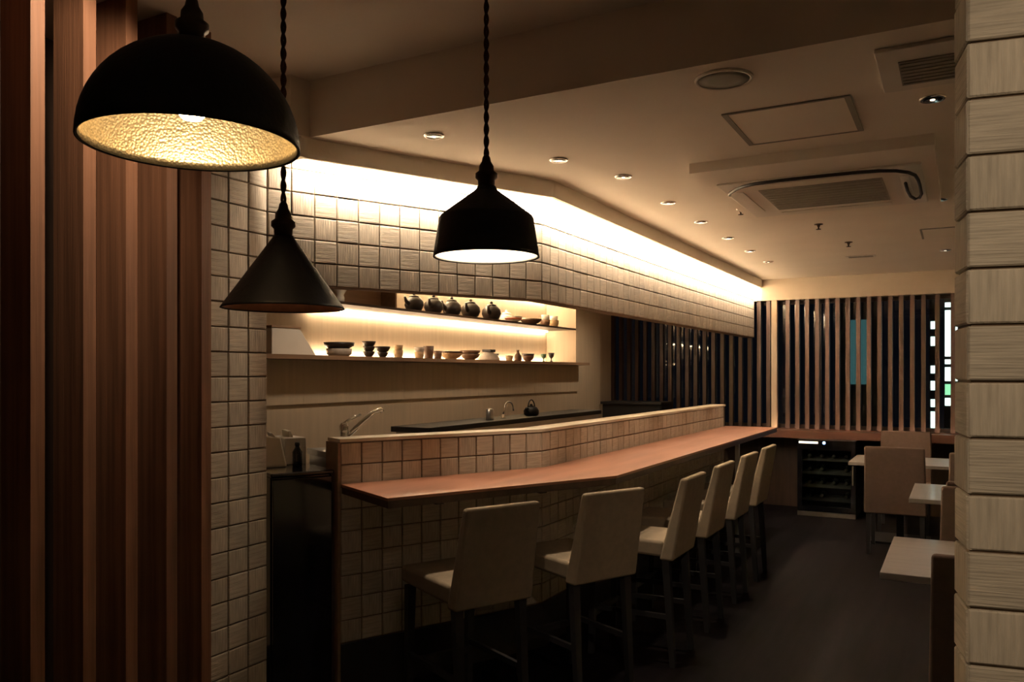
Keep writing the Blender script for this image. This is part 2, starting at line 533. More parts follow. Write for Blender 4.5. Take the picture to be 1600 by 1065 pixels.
# ---------------------------------------------------------------- cove light, foot light
def strip(name, m, pts, w, h, label, z, cat='light strip'):
    return tag(MB().prism(pts, z, z + h).build(name, m), label, cat)
def cove_run(label, rowpts):
    """strip lamp on the back of the cove lip: a channel with a lit face turned to the wall"""
    t = thing('cove_strip', label, 'light strip', (rowpts[0](0.06).x, rowpts[0](0.06).y, 2.48))
    def P(f, g, z):
        q = f(g)
        return (q.x - t.location.x, q.y - t.location.y, z - 2.48)
    f, l = rowpts
    MB().add([P(f, 0.050, 2.474), P(l, 0.050, 2.474), P(l, 0.0495, 2.462), P(f, 0.0495, 2.462)], [(0, 1, 2, 3)]).build('lit_face', 'led_cove', t)
    a = [P(f, 0.0505, 2.476), P(f, 0.0502, 2.4605), P(f, 0.0555, 2.4605), P(f, 0.0555, 2.476)]
    b = [P(l, 0.0505, 2.476), P(l, 0.0502, 2.4605), P(l, 0.0555, 2.4605), P(l, 0.0555, 2.476)]
    MB().loft(a, b).build('channel', 'white_plastic', t)
def near_end(g):
    q = P0 + N1 * g
    return q + D1 * ((2.76 - q.y) / D1.y)
cove_run('glowing warm light strip in the cove above the angled tile wall', (near_end, off))
cove_run('long glowing warm light strip in the cove running to the far screen', (off, lambda g: Vector((KX + g, FAR - 0.03))))
strip('foot_strip', 'led_foot', [(-1.83, FAR - 0.045), (0.1, FAR - 0.045), (0.1, FAR - 0.035), (-1.83, FAR - 0.035)], 0, 0.002,
      'faint warm light strip along the foot of the slat screen', 0.8885)
struct(MB().box(-1.95, 2.1, FAR - 0.062, FAR - 0.050, 0.888, 0.898).build('trim_5', 'ledge_wood'), 'thin wooden nosing on the window ledge', 'trim')

# ---------------------------------------------------------------- counter
ctr = thing('counter', 'long reddish wooden counter top bending along the low tile wall', 'counter', (-1.8, 5.5, 0))
c0 = W0 + D1 * 0.0
fA = Vector((-2.074, 2.71))
fK = Vector((-1.515, 3.87))
def rel(o, pts):
    return [(p[0] - o.location.x, p[1] - o.location.y) for p in pts]
MB().prism(rel(ctr, [tuple(W0 + N1 * 0.002), tuple(fA), tuple(fK), (-1.515, LOW_END), (KX + 0.002, LOW_END), tuple(off(0.002))]), CTR - 0.014, CTR).build(
    'top', 'counter_wood', ctr, bevel=0.002)
def inset(p, q, k):
    return (p[0] + (q[0] - p[0]) * k, p[1] + (q[1] - p[1]) * k)
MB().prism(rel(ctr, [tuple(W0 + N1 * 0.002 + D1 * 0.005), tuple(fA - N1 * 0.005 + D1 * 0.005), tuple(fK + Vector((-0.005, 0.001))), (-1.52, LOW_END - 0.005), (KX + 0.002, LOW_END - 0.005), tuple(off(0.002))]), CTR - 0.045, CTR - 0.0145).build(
    'edge_shade_board', 'dark_wood', ctr)  # dark colour stands in for the shade on the counter's front edge
for (x, y) in ((-1.6, 6.8),):
    MB().box(x + 1.8 - 0.016, x + 1.8 + 0.016, y - 5.5 - 0.016, y - 5.5 + 0.016, 0, CTR - 0.045).build('support_leg', 'steel', ctr)
for q, dd in ((W0 + D1 * 0.35, N1), (W0 + D1 * 0.95, N1), (Vector((KX, 5.2)), NX), (Vector((KX, 7.6)), NX)):
    M = Matrix.Translation((q.x + 1.8, q.y - 5.5, 0)) @ Matrix.Rotation(math.atan2(dd.y, dd.x), 4, 'Z')
    MB().box(0.012, 0.32, -0.02, 0.02, CTR - 0.085, CTR - 0.046, M).build('bracket', 'black_matte', ctr)

# ---------------------------------------------------------------- chairs
def chair(name, label, pos, rz, top, seat, group, w=0.40, legs='black_matte', depth=0.44, cloth='fabric_beige'):
    t = thing(name, label, 'chair', (pos[0], pos[1], 0), rz, group)
    lean = 0.075
    h = w / 2
    zb = seat - 0.10
    MB().loft([(-h, lean, zb), (h, lean, zb), (h, lean + 0.075, zb), (-h, lean + 0.075, zb)],
              [(-h + 0.012, 0, top), (h - 0.012, 0, top), (h - 0.012, 0.042, top), (-h + 0.012, 0.042, top)]).build(
        'backrest', cloth, t, bevel=0.014, seg=3, smooth=True)
    y0 = lean + 0.052
    MB().loft([(-h + 0.004, y0, seat - 0.085), (h - 0.004, y0, seat - 0.085), (h - 0.012, y0 + depth, seat - 0.075), (-h + 0.012, y0 + depth, seat - 0.075)],
              [(-h + 0.004, y0, seat), (h - 0.004, y0, seat), (h - 0.012, y0 + depth, seat), (-h + 0.012, y0 + depth, seat)]).build(
        'seat', cloth, t, bevel=0.018, seg=3, smooth=True)
    lg = []
    for sx in (-1, 1):
        for yy, yb in ((lean + 0.045, lean + 0.01), (y0 + depth - 0.05, y0 + depth - 0.03)):
            x = sx * (h - 0.035)
            a = 0.019
            zt = seat - 0.083 if yy > 0.2 else zb + 0.002
            MB().loft([(x - 0.014, yb - 0.014, 0), (x + 0.014, yb - 0.014, 0), (x + 0.014, yb + 0.014, 0), (x - 0.014, yb + 0.014, 0)],
                      [(x - a, yy - a, zt), (x + a, yy - a, zt), (x + a, yy + a, zt), (x - a, yy + a, zt)]).build('leg', legs, t)
    if seat > 0.55:
        zf = 0.2
        MB().box(-h + 0.04, h - 0.04, y0 + depth - 0.055, y0 + depth - 0.03, zf, zf + 0.03).build('footrest', legs, t)
        for sx in (-1, 1):
            x = sx * (h - 0.035)
            MB().box(x - 0.009, x + 0.009, lean + 0.03, y0 + depth - 0.04, zf + 0.04, zf + 0.065).build('stretcher', legs, t)
    return t

rz1 = math.atan2(0.899, 0.438)
nth = ['first', 'second', 'third', 'fourth', 'fifth', 'sixth']
places = [(-1.600, 2.869, rz1), (-1.354, 3.468, rz1), (-1.192, 4.199, R(90)), (-1.192, 4.845, R(90)), (-1.192, 5.51, R(90)), (-1.192, 6.147, R(90))]
for i, (x, y, a) in enumerate(places):
    where = 'angled end of the counter' if i < 2 else 'counter'
    chair('bar_chair', 'beige upholstered high chair, %s along the counter from its end by the black cabinet' % nth[i], (x, y), a, 0.968, 0.645, 'high chairs at the counter', w=0.385)

# ---------------------------------------------------------------- tables and dining chairs
def table(label, x0, x1, y0, y1, z=0.72):
    cx, cy = (x0 + x1) / 2, (y0 + y1) / 2
    t = thing('dining_table', label, 'table', (cx, cy, 0), 0, 'pale dining tables')
    hx, hy = (x1 - x0) / 2, (y1 - y0) / 2
    MB().box(-hx, hx, -hy, hy, z - 0.028, z).build('tabletop', 'table_wood', t, bevel=0.003)
    MB().box(-0.03, 0.03, -0.03, 0.03, 0.02, z - 0.04).build('pedestal', 'black_iron', t)
    MB().box(-0.2, 0.2, -0.2, 0.2, z - 0.042, z - 0.028).build('mounting_plate', 'black_iron', t)
    MB().box(-0.24, 0.24, -0.24, 0.24, 0, 0.02).build('base_plate', 'black_iron', t, bevel=0.004)
table('pale wooden table top beside the tile partition', -0.27, 0.53, 3.50, 4.30)
table('pale table between the tile partition table and the far one', -0.27, 0.53, 5.65, 6.45)
table('pale table just in front of the wine cooler and window ledge', -0.85, -0.06, 7.72, 8.45)
CG = 'low upholstered chairs at the tables'
chair('dining_chair', 'low upholstered chair with its back close to the tile partition', (0.14, 3.03), 0, 0.90, 0.44, CG, w=0.46, cloth='fabric_brown')
chair('dining_chair', 'low upholstered chair facing the table nearest the tile partition', (0.14, 4.93), R(180), 0.90, 0.44, CG, w=0.46, cloth='fabric_brown')
chair('dining_chair', 'low upholstered chair backing the middle table, facing the far window', (0.16, 5.12), 0, 0.90, 0.44, CG, w=0.46, cloth='fabric_brown')
chair('dining_chair', 'low upholstered chair behind the middle table', (0.16, 7.02), R(180), 0.90, 0.44, CG, w=0.46, cloth='fabric_brown')
chair('dining_chair', 'low upholstered chair turning its broad brown back, facing the far table', (-0.455, 7.28), 0, 0.90, 0.44, CG, w=0.47, cloth='fabric_brown')
chair('dining_chair', 'low upholstered chair against the window ledge behind the far table', (-0.455, 9.00), R(180), 0.925, 0.44, CG, w=0.47, cloth='fabric_brown')

# ---------------------------------------------------------------- pendant lamps
def twisted_cord(z0, z1, parent, r=0.0034):
    mb = MB()
    L = z1 - z0
    n = int(L / 0.006)
    for ph in (0, math.pi):
        mb.tube([(r * math.cos(ph + k * 0.006 * 110), r * math.sin(ph + k * 0.006 * 110), z0 + L * k / n) for k in range(n + 1)], r, 6)
    return mb.build('cord', 'cord_fabric', parent, smooth=True)

def shade_lathe(prof, t=0.003):
    """thin walled shade: outer profile (r, z) from rim to neck, closed with an inner skin"""
    inner = [(max(r - t, 0.001), z - (t * 0.6 if i else 0)) for i, (r, z) in enumerate(prof)]
    return MB().lathe(prof + inner[::-1], 64, close=True)

def pendant(name, label, x, y, rim, prof, liner, bulb, bulbz, bulb_r, sock):
    t = thing(name, label, 'lamp', (x, y, rim))
    shade_lathe(prof).build('shade', 'black_iron', t, smooth=True)
    lin = [(max(r - 0.0042, 0.001), z - (0.003 if i else -0.002)) for i, (r, z) in enumerate(prof)]
    MB().lathe(lin + [(max(r - 0.001, 0.0005), z - 0.0005) for r, z in lin][::-1], 64, close=True).build('liner', liner, t, smooth=True)
    top = prof[-1][1]
    MB().lathe(sock, 24, (0, 0, top - 0.004)).build('socket', 'brass_dark', t, smooth=True)
    zt = top + sock[-1][1] - 0.006
    MB().lathe([(0.001, bulbz - bulb_r), (bulb_r * 0.55, bulbz - bulb_r * 0.85), (bulb_r * 0.92, bulbz - bulb_r * 0.4), (bulb_r, bulbz), (bulb_r * 0.9, bulbz + bulb_r * 0.45),
                (bulb_r * 0.55, bulbz + bulb_r * 1.0), (bulb_r * 0.42, bulbz + bulb_r * 1.3)], 20).build('bulb', bulb, t, smooth=True)
    MB().lathe([(bulb_r * 0.46, bulbz + bulb_r * 1.25), (bulb_r * 0.5, top + 0.002)], 16).build('bulb_holder', 'brass_dark', t, smooth=True)
    twisted_cord(zt, HIGH - rim - 0.02, t)
    MB().lathe([(0.045, HIGH - rim), (0.045, HIGH - rim - 0.012), (0.03, HIGH - rim - 0.024), (0.006, HIGH - rim - 0.026)], 24).build('ceiling_rose', 'black_iron', t, smooth=True)
    return t

SOCK = [(0.019, 0), (0.02, 0.018), (0.026, 0.024), (0.026, 0.034), (0.018, 0.04), (0.017, 0.052), (0.011, 0.062), (0.009, 0.072), (0.005, 0.078)]
dome = [(0.17, 0.0)] + [(0.17 * math.cos(R(a)), 0.168 * math.sin(R(a))) for a in range(6, 85, 6)] + [(0.02, 0.1685)]
pendant('dome_pendant', 'large black dome pendant lamp with a glowing gold leaf inside', -1.089, 0.908, 1.868, dome, 'gold_leaf', 'bulb_gold', 0.068, 0.028, SOCK)
cone = [(0.131, 0.0), (0.127, 0.006), (0.024, 0.152), (0.021, 0.158)]
pendant('cone_pendant', 'black cone pendant lamp hanging below the dome lamp, dim inside', -1.2826, 1.3098, 1.640, cone, 'copper_lining', 'bulb_dim', 0.06, 0.022, SOCK)
bell = [(0.125, 0.0), (0.1235, 0.010), (0.111, 0.090), (0.107, 0.096), (0.036, 0.150), (0.026, 0.158), (0.022, 0.166)]
pendant('bell_pendant', 'black faceted bell pendant lamp with a bright white inside', -0.9705, 1.6462, 1.772, bell, 'white_enamel', 'bulb_white', 0.05, 0.026, SOCK)

# ---------------------------------------------------------------- ceiling fittings
def downlight(x, y, label, power, group, r=0.047, z=CEIL, angle=50, aim=None, end=''):
    t = thing('downlight' + end, label, 'downlight', (x, y, z), 0, group)
    MB().lathe([(r * 0.74, -0.001), (r * 0.76, -0.007), (r * 0.9, -0.008), (r, -0.004), (r, 0.0)], 28).build('trim_ring', 'chrome', t, smooth=True)
    MB().lathe([(0.0005, -0.0075), (r * 0.30, -0.0076), (r * 0.72, -0.0085), (r * 0.75, -0.007)], 28).build('baffle', 'black_gloss', t, smooth=True)
    MB().lathe([(0.0005, -0.0105), (r * 0.16, -0.0098), (r * 0.2, -0.0076)], 16).build('lens', 'led_lens', t, smooth=True)
    if power:
        spot('lamp_light' + end, t, (0, 0, -0.018), power, angle, aim=aim)
    return t
dl = [(-2.023, 2.977), (-1.717, 3.61), (-1.561, 4.08), (-1.559, 4.839), (-1.558, 5.562), (-1.56, 6.32), (-1.56, 7.08), (-1.56, 7.85)]
nth8 = nth + ['seventh', 'eighth']
for i, (x, y) in enumerate(dl):
    downlight(x, y, 'small recessed downlight over the counter, %s from the ceiling step' % nth8[i], P_DOWN * (1.0 if i != 2 else 0.5), 'downlights over the counter', angle=38 if i == 0 else 50)
for i, (x, y) in enumerate([(-0.085, 3.488), (-0.098, 5.535), (-0.095, 7.824)]):
    downlight(x, y, 'small recessed downlight over the tables, %s from the ceiling step' % nth8[i], P_DOWN * 0.5, 'downlights over the tables')
downlight(-1.95, 1.50, 'downlight in the high ceiling washing the wooden fins', 30.0, None, z=HIGH, angle=84, aim=(-1, 0.02, -0.7), end='_offscreen')
downlight(0.62, -0.35, 'downlight in the high ceiling washing the tile partition', 85.0, None, z=HIGH, angle=60, aim=(-0.05, 1.0, -0.72), end='_offscreen')

t = thing('ceiling_speaker', 'round grey speaker grille set in the ceiling near its step', 'speaker', (-0.731, 2.9, CEIL))
MB().lathe([(0.088, -0.001), (0.09, -0.008), (0.098, -0.009), (0.101, -0.004), (0.101, 0)], 40).build('rim', 'white_plastic', t, smooth=True)
MB().lathe([(0.0005, -0.0075), (0.05, -0.0072), (0.0895, -0.006)], 40).build('grille', 'grey_grille', t, smooth=True)

t = thing('access_panel', 'rectangular ceiling access panel outlined by a dark frame', 'access panel', (-0.598, 3.546, CEIL))
a, b = 0.242, 0.252
for nm, bx in (('frame_bar', (-a, a, -b, -b + 0.012)), ('frame_bar', (-a, a, b - 0.012, b)), ('frame_bar', (-a, -a + 0.022, -b + 0.012, b - 0.012)), ('frame_bar', (a - 0.022, a, -b + 0.012, b - 0.012))):
    MB().box(*bx, -0.006, 0).build(nm, 'grey_grille', t)
MB().box(-a + 0.023, a - 0.023, -b + 0.013, b - 0.013, -0.004, 0).build('panel', 'ceiling_paint', t)

def cassette(name, label, x0, x1, y0, y1, drop, gx0, gx1, gy0, gy1, inset=0.06):
    t = thing(name, label, 'air conditioner', ((x0 + x1) / 2, (y0 + y1) / 2, CEIL))
    ox, oy = (x0 + x1) / 2, (y0 + y1) / 2
    MB().box(x0 - ox, x1 - ox, y0 - oy, y1 - oy, -drop, 0).build('plinth', 'ceiling_paint', t)
    MB().box(x0 - ox + inset, x1 - ox - inset, gy0 - 0.2 - oy, gy1 + 0.2 - oy, -drop - 0.012, -drop).build('cover_panel', 'white_plastic', t, bevel=0.01, seg=2)
    gr = MB().box(gx0 - ox, gx1 - ox, gy0 - oy, gy1 - oy, -drop - 0.016, -drop - 0.0125).build('intake_grille', 'grey_grille', t)
    n = 9
    for k in range(n):
        yy = gy0 - oy + (gy1 - gy0) * (k + 0.5) / n
        MB().box(gx0 - ox + 0.01, gx1 - ox - 0.01, yy - 0.006, yy + 0.006, -drop - 0.019, -drop - 0.0162).build('grille_bar', 'grey_grille', gr)
    w = 0.05
    for bx in ((gx0 - ox, gx1 - ox, gy0 - 0.13 - oy, gy0 - 0.08 - oy), (gx0 - ox, gx1 - ox, gy1 + 0.08 - oy, gy1 + 0.13 - oy),
               (gx0 - 0.12 - ox, gx0 - 0.08 - ox, gy0 - oy, gy1 - oy), (gx1 + 0.08 - ox, gx1 + 0.12 - ox, gy0 - oy, gy1 - oy)):
        MB().box(*bx, -drop - 0.017, -drop - 0.0125).build('louvre', 'white_plastic', t, bevel=0.002)
    return t
cassette('air_conditioner', 'ceiling air conditioner on a shallow plinth with a black cable looped around it', -1.18, -0.09, 4.0, 5.55, 0.05, -0.945, -0.335, 4.49, 5.07)
cp = [(-1.089, 4.449), (-1.075, 4.40), (-1.026, 4.33), (-0.98, 4.28), (-0.907, 4.245), (-0.80, 4.235), (-0.689, 4.232), (-0.424, 4.24), (-0.33, 4.26), (-0.26, 4.298), (-0.21, 4.36), (-0.184, 4.438), (-0.175, 4.55),
      (-0.173, 4.668), (-0.173, 4.916), (-0.185, 5.01), (-0.209, 5.04), (-0.228, 4.95), (-0.235, 4.797), (-0.235, 4.603)]
tag(MB().tube([(x, y, 2.468) for x, y in cp], 0.0085, 8).build('cable', 'black_matte', smooth=True), 'black cable looped along the edge of the air conditioner', 'cable')

t = thing('air_vent', 'grey ceiling vent beside the partition, nearest the ceiling step', 'vent', (0.2, 3.09, CEIL))
MB().box(-0.44, 0.46, -0.215, 0.215, -0.014, 0).build('frame', 'white_plastic', t, bevel=0.004)
gr = MB().box(-0.375, 0.40, -0.10, 0.145, -0.018, -0.0142).build('grille', 'grey_grille', t)
for k in range(7):
    MB().box(-0.37, 0.395, -0.085 + k * 0.034, -0.073 + k * 0.034, -0.021, -0.0182).build('grille_bar', 'grey_grille', gr)

t = thing('hatch_panel', 'small flat ceiling hatch beyond the air conditioner', 'access panel', (0.0, 6.85, CEIL))
MB().box(-0.23, 0.23, -0.22, 0.22, -0.005, 0).build('panel', 'ceiling_paint', t)
MB().box(-0.24, 0.24, -0.235, -0.222, -0.006, 0).build('frame_bar', 'grey_grille', t)
MB().box(-0.245, -0.232, -0.22, 0.235, -0.006, 0).build('frame_bar', 'grey_grille', t)
def sprinkler(x, y, label, cat='sprinkler'):
    t = thing('sprinkler', label, cat, (x, y, CEIL), 0, 'sprinkler heads in the ceiling')
    MB().lathe([(0.03, 0), (0.03, -0.004), (0.012, -0.008), (0.008, -0.02)], 16).build('escutcheon', 'brass_dark', t, smooth=True)
    MB().lathe([(0.005, -0.019), (0.005, -0.034), (0.017, -0.035), (0.017, -0.038), (0.002, -0.039)], 16).build('deflector', 'brass_dark', t, smooth=True)
sprinkler(-1.215, 5.25, 'small brass sprinkler head beside the air conditioner')
sprinkler(-0.86, 6.053, 'small brass sprinkler head just beyond the air conditioner')
sprinkler(-0.767, 6.995, 'small brass sprinkler head towards the far screen')
t = thing('slot_vent', 'narrow grey slot vent in the far ceiling', 'vent', (-0.763, 7.888, CEIL))
MB().box(-0.12, 0.12, -0.06, 0.06, -0.006, 0).build('frame', 'white_plastic', t)
for k in range(3):
    MB().box(-0.1, 0.1, -0.035 + k * 0.03, -0.023 + k * 0.03, -0.008, -0.0062).build('slot', 'grey_grille', t)

# ---------------------------------------------------------------- kitchen: lit shelves
S0, S1 = 2.75, 8.0
XB, XF = -3.95, -3.6
cab = thing('shelf_cabinet', 'long brown kitchen shelf cabinet with two lit open shelves', 'cabinet', (-3.78, 5.4, 1.305))
def cbox(name, m, x0, x1, y0, y1, z0, z1, parent=None, **k):
    return MB().box(x0 + 3.78, x1 + 3.78, y0 - 5.4, y1 - 5.4, z0 - 1.305, z1 - 1.305).build(name, m, parent or cab, **k)
cbox('body', 'panel_beige', XB + 0.002, XF + 0.02, S0, S1 - 0.002, 1.305, 1.585)
ye = [2.76, 3.81, 4.86, 5.91, 6.95, 7.99]
for i in range(5):
    cbox('door', 'panel_beige', XF + 0.0205, XF + 0.036, ye[i] + 0.001, ye[i + 1] - 0.001, 1.31, 1.583)
cbox('pelmet', 'panel_beige', XF + 0.004, XF + 0.018, S0, S1 - 0.002, 1.285, 1.3045)
cbox('lower_shelf', 'panel_brown', XB + 0.002, XF + 0.16, S0, S1 - 0.002, 1.5855, 1.612)
cbox('upper_shelf', 'dark_wood', XB + 0.002, XF, S0, S1 - 0.002, 1.962, 1.98)
cbox('closed_panel', 'panel_brown', XF - 0.15, XF - 0.132, S0, 4.80, 1.981, 2.40)
cbox('divider', 'panel_brown', XB + 0.002, XF - 0.002, 4.801, 4.82, 1.981, 2.40)
for (y0, y1, z, x, lab) in ((4.25, 7.96, 1.614, XB + 0.02, 'glowing strip at the back of the lower kitchen shelf'),
                            (4.25, 7.96, 1.948, XB + 0.02, 'glowing strip under the upper kitchen shelf'),
                            (4.84, 7.96, 2.30, XB + 0.03, 'glowing strip above the teapots on the upper shelf')):
    tag(MB().box(x, x + 0.012, y0, y1, z, z + 0.012).build('shelf_strip', 'led_niche_up' if z > 2 else 'led_niche'), lab, 'light strip')

# crockery
UPZ, LOZ = 1.9805, 1.6125
def teapot(y, label, m='clay_dark', s=1.0):
    t = thing('teapot', label, 'teapot', (-3.72, y, UPZ), random.uniform(-0.3, 0.3), 'teapots on the upper shelf')
    MB().lathe([(0.032 * s, 0), (0.05 * s, 0.012 * s), (0.062 * s, 0.04 * s), (0.058 * s, 0.068 * s), (0.04 * s, 0.088 * s), (0.03 * s, 0.092 * s)], 20).build('body', m, t, smooth=True)
    l = MB().lathe([(0.034 * s, 0.0905 * s), (0.03 * s, 0.1 * s), (0.01 * s, 0.106 * s)], 16).build('lid', m, t, smooth=True)
    MB().lathe([(0.006 * s, 0.105 * s), (0.011 * s, 0.113 * s), (0.004 * s, 0.122 * s)], 12).build('knob', m, l, smooth=True)
    MB().tube([(0, -0.052 * s, 0.045 * s), (0, -0.078 * s, 0.062 * s), (0, -0.09 * s, 0.09 * s)], [0.016 * s, 0.011 * s, 0.008 * s], 10).build('spout', m, t, smooth=True)
    MB().tube([(0, 0.05 * s + 0.028 * s * math.sin(R(a)), 0.048 * s + 0.03 * s * -math.cos(R(a)) + 0.005) for a in range(0, 181, 20)], 0.006 * s, 8).build('handle', m, t, smooth=True)
for i, y in enumerate((5.20, 5.47, 5.74, 6.04, 6.40)):
    teapot(y, 'round dark teapot on the lit upper shelf, %s from the closed brown panel' % nth[i], s=1.22 + 0.05 * i)

def lathe_thing(name, label, y, z, prof, m, cat, group, x=-3.70, extra=None):
    t = thing(name, label, cat, (x, y, z), 0, group)
    MB().lathe(prof, 24).build('body', m, t, smooth=True)
    for nm, pr, mm in (extra or []):
        MB().lathe(pr, 24).build(nm, mm, t, smooth=True)
    return t
def bowl(r, h, foot=0.45):
    return [(r * foot, 0), (r * foot, h * 0.1), (r * 0.75, h * 0.35), (r * 0.95, h * 0.75), (r, h), (r * 0.95, h), (r * 0.88, h * 0.7), (r * 0.6, h * 0.35), (0.002, h * 0.28)]
def cup(r, h):
    return [(r * 0.75, 0), (r * 0.8, h * 0.06), (r * 0.95, h * 0.5), (r, h), (r * 0.92, h), (r * 0.86, h * 0.4), (0.002, h * 0.15)]
def stem(r, h):
    return [(r * 0.6, 0), (r * 0.55, h * 0.08), (r * 0.2, h * 0.2), (r * 0.2, h * 0.4), (r * 0.75, h * 0.6), (r, h), (r * 0.93, h), (r * 0.6, h * 0.62), (0.002, h * 0.55)]
GU, GL = 'crockery on the upper shelf', 'crockery on the lower shelf'
def stack(n, r, h, z0=0.0, step=0.5):
    return [('bowl', [(a, b + z0 + h * step * k) for a, b in bowl(r, h)], None) for k in range(n)]
lathe_thing('bowl', 'white bowl with a red band at the end of the teapot row', 6.78, UPZ, bowl(0.085, 0.06), 'porcelain', 'bowl', GU, extra=[('band', [(0.0745, 0.026), (0.083, 0.04), (0.0835, 0.044), (0.0755, 0.03)], 'clay_red')])
lathe_thing('lidded_pot', 'white lidded pot with a knob behind the red banded bowl', 6.93, UPZ, [(0.05, 0), (0.07, 0.04), (0.066, 0.08), (0.05, 0.092)], 'porcelain', 'pot', GU, x=-3.86, extra=[('lid', [(0.055, 0.092), (0.04, 0.11), (0.012, 0.116), (0.014, 0.134), (0.002, 0.138)], 'porcelain')])
lathe_thing('dish', 'wide low dark dish on the upper shelf', 7.14, UPZ, bowl(0.11, 0.055), 'clay_brown', 'dish', GU)
lathe_thing('plate_stack', 'white plates stacked behind the wide low dark dish', 7.30, UPZ, [(0.06, 0), (0.09, 0.03), (0.092, 0.075), (0.085, 0.075), (0.05, 0.06), (0.002, 0.06)], 'porcelain', 'plates', GU, x=-3.85)
lathe_thing('cup', 'dark cup carrying a white cup on the upper shelf', 7.46, UPZ, cup(0.05, 0.065), 'clay_brown', 'cup', GU, extra=[('upper_cup', [(a, b + 0.055) for a, b in cup(0.042, 0.06)], 'porcelain')])
lathe_thing('cup', 'tan cup carrying a white cup near the shelf end', 7.66, UPZ, cup(0.052, 0.07), 'clay_tan', 'cup', GU, extra=[('upper_cup', [(a, b + 0.06) for a, b in cup(0.042, 0.055)], 'porcelain')])

lathe_thing('plate_stack', 'grey stack of plates under a wide black dish, first on the lower shelf', 4.30, LOZ, [(0.06, 0), (0.085, 0.02), (0.088, 0.055), (0.07, 0.058), (0.002, 0.058)], 'clay_grey', 'plates', GL, extra=[('top_dish', [(0.07, 0.0585), (0.1, 0.075), (0.105, 0.098), (0.1, 0.098), (0.08, 0.075), (0.002, 0.07)], 'clay_dark')])
lathe_thing('bowl_stack', 'tall stack of black footed bowls beside the plates', 4.62, LOZ, bowl(0.042, 0.045), 'clay_dark', 'bowls', GL,
            extra=[('bowl', [(a, b + 0.036) for a, b in bowl(0.045, 0.045)], 'clay_dark'), ('bowl', [(a, b + 0.072) for a, b in bowl(0.05, 0.045)], 'clay_dark')])
lathe_thing('bowl_stack', 'shorter stack of black flared bowls beside the tall stack', 4.78, LOZ, bowl(0.04, 0.042), 'clay_dark', 'bowls', GL,
            extra=[('bowl', [(a, b + 0.034) for a, b in bowl(0.056, 0.05)], 'clay_dark')])
lathe_thing('cup_stack', 'stack of tan cups next to the black bowls', 4.97, LOZ, cup(0.036, 0.06), 'clay_tan', 'cups', GL, extra=[('cup', [(a, b + 0.045) for a, b in cup(0.034, 0.055)], 'clay_tan')])
lathe_thing('cup_stack', 'stack of speckled tan cups before the brown mug', 5.24, LOZ, cup(0.038, 0.055), 'clay_tan', 'cups', GL, extra=[('cup', [(a, b + 0.042) for a, b in cup(0.04, 0.05)], 'clay_grey')])
lathe_thing('mug', 'tall brown mug between tan cups and a small brown cup', 5.37, LOZ, cup(0.042, 0.105), 'clay_brown', 'mug', GL)
lathe_thing('cup', 'small reddish brown cup beside the tall mug', 5.50, LOZ, cup(0.034, 0.07), 'clay_brown', 'cup', GL)
lathe_thing('dish', 'wide tan dish with a dark rim on the lower shelf', 5.70, LOZ, bowl(0.095, 0.065), 'clay_tan', 'dish', GL, extra=[('rim', [(0.0905, 0.058), (0.0965, 0.058), (0.0975, 0.07), (0.091, 0.07)], 'clay_dark')])
lathe_thing('bowl_stack', 'stack of wide brown bowls beside the tan dish', 6.00, LOZ, bowl(0.085, 0.055), 'clay_brown', 'bowls', GL, extra=[('bowl', [(a, b + 0.03) for a, b in bowl(0.09, 0.055)], 'clay_brown')])
t = lathe_thing('bowl', 'grey upturned bowl carrying a black box', 6.32, LOZ, [(0.1, 0), (0.097, 0.02), (0.07, 0.06), (0.045, 0.07), (0.045, 0.078), (0.002, 0.078)], 'clay_grey', 'bowl', GL)
MB().box(-0.045, 0.045, -0.045, 0.045, 0.0785, 0.102).build('box_lid', 'black_matte', t, bevel=0.003)
lathe_thing('dish', 'dark sloping dish behind the grey upturned bowl', 6.52, LOZ, bowl(0.08, 0.07), 'clay_dark', 'dish', GL, x=-3.80)
lathe_thing('cup', 'small tan cup before the little pointed bottle', 6.70, LOZ, cup(0.036, 0.055), 'clay_tan', 'cup', GL)
lathe_thing('sake_bottle', 'little brown pointed bottle on the lower shelf', 6.87, LOZ, [(0.03, 0), (0.038, 0.02), (0.034, 0.055), (0.014, 0.085), (0.012, 0.1), (0.018, 0.11), (0.01, 0.112)], 'clay_brown', 'bottle', GL)
lathe_thing('bowl', 'brown bowl beside the pointed bottle', 7.08, LOZ, bowl(0.06, 0.06), 'clay_brown', 'bowl', GL, extra=[('bowl', [(a, b + 0.025) for a, b in bowl(0.062, 0.055)], 'clay_dark')])
lathe_thing('cup', 'small dark green cup near the end of the lower shelf', 7.42, LOZ, stem(0.03, 0.085), 'clay_green', 'cup', GL)
lathe_thing('cup', 'slim dark cup at the very end of the lower shelf', 7.60, LOZ, stem(0.034, 0.1), 'clay_dark', 'cup', GL)

t = thing('storage_box', 'pale grey box with a sloping side on the dark end of the lower shelf', 'box', (-3.72, 3.75, LOZ))
MB().loft([(-0.12, -0.15, 0), (0.1, -0.15, 0), (0.1, 0.24, 0), (-0.12, 0.24, 0)], [(-0.12, -0.15, 0.165), (0.1, -0.15, 0.165), (0.1, 0.09, 0.165), (-0.12, 0.09, 0.165)]).build('body', 'grey_box', t, bevel=0.004)
MB().box(-0.125, 0.105, -0.155, 0.095, 0.1655, 0.178).build('lid', 'panel_brown', t, bevel=0.002)
lathe_thing('vase', 'white flared vase before the closed brown panel of the upper shelf', 4.27, UPZ, [(0.028, 0), (0.03, 0.03), (0.024, 0.05), (0.045, 0.085), (0.055, 0.11), (0.05, 0.11), (0.02, 0.05), (0.002, 0.045)], 'porcelain', 'vase', GU, x=-3.665)

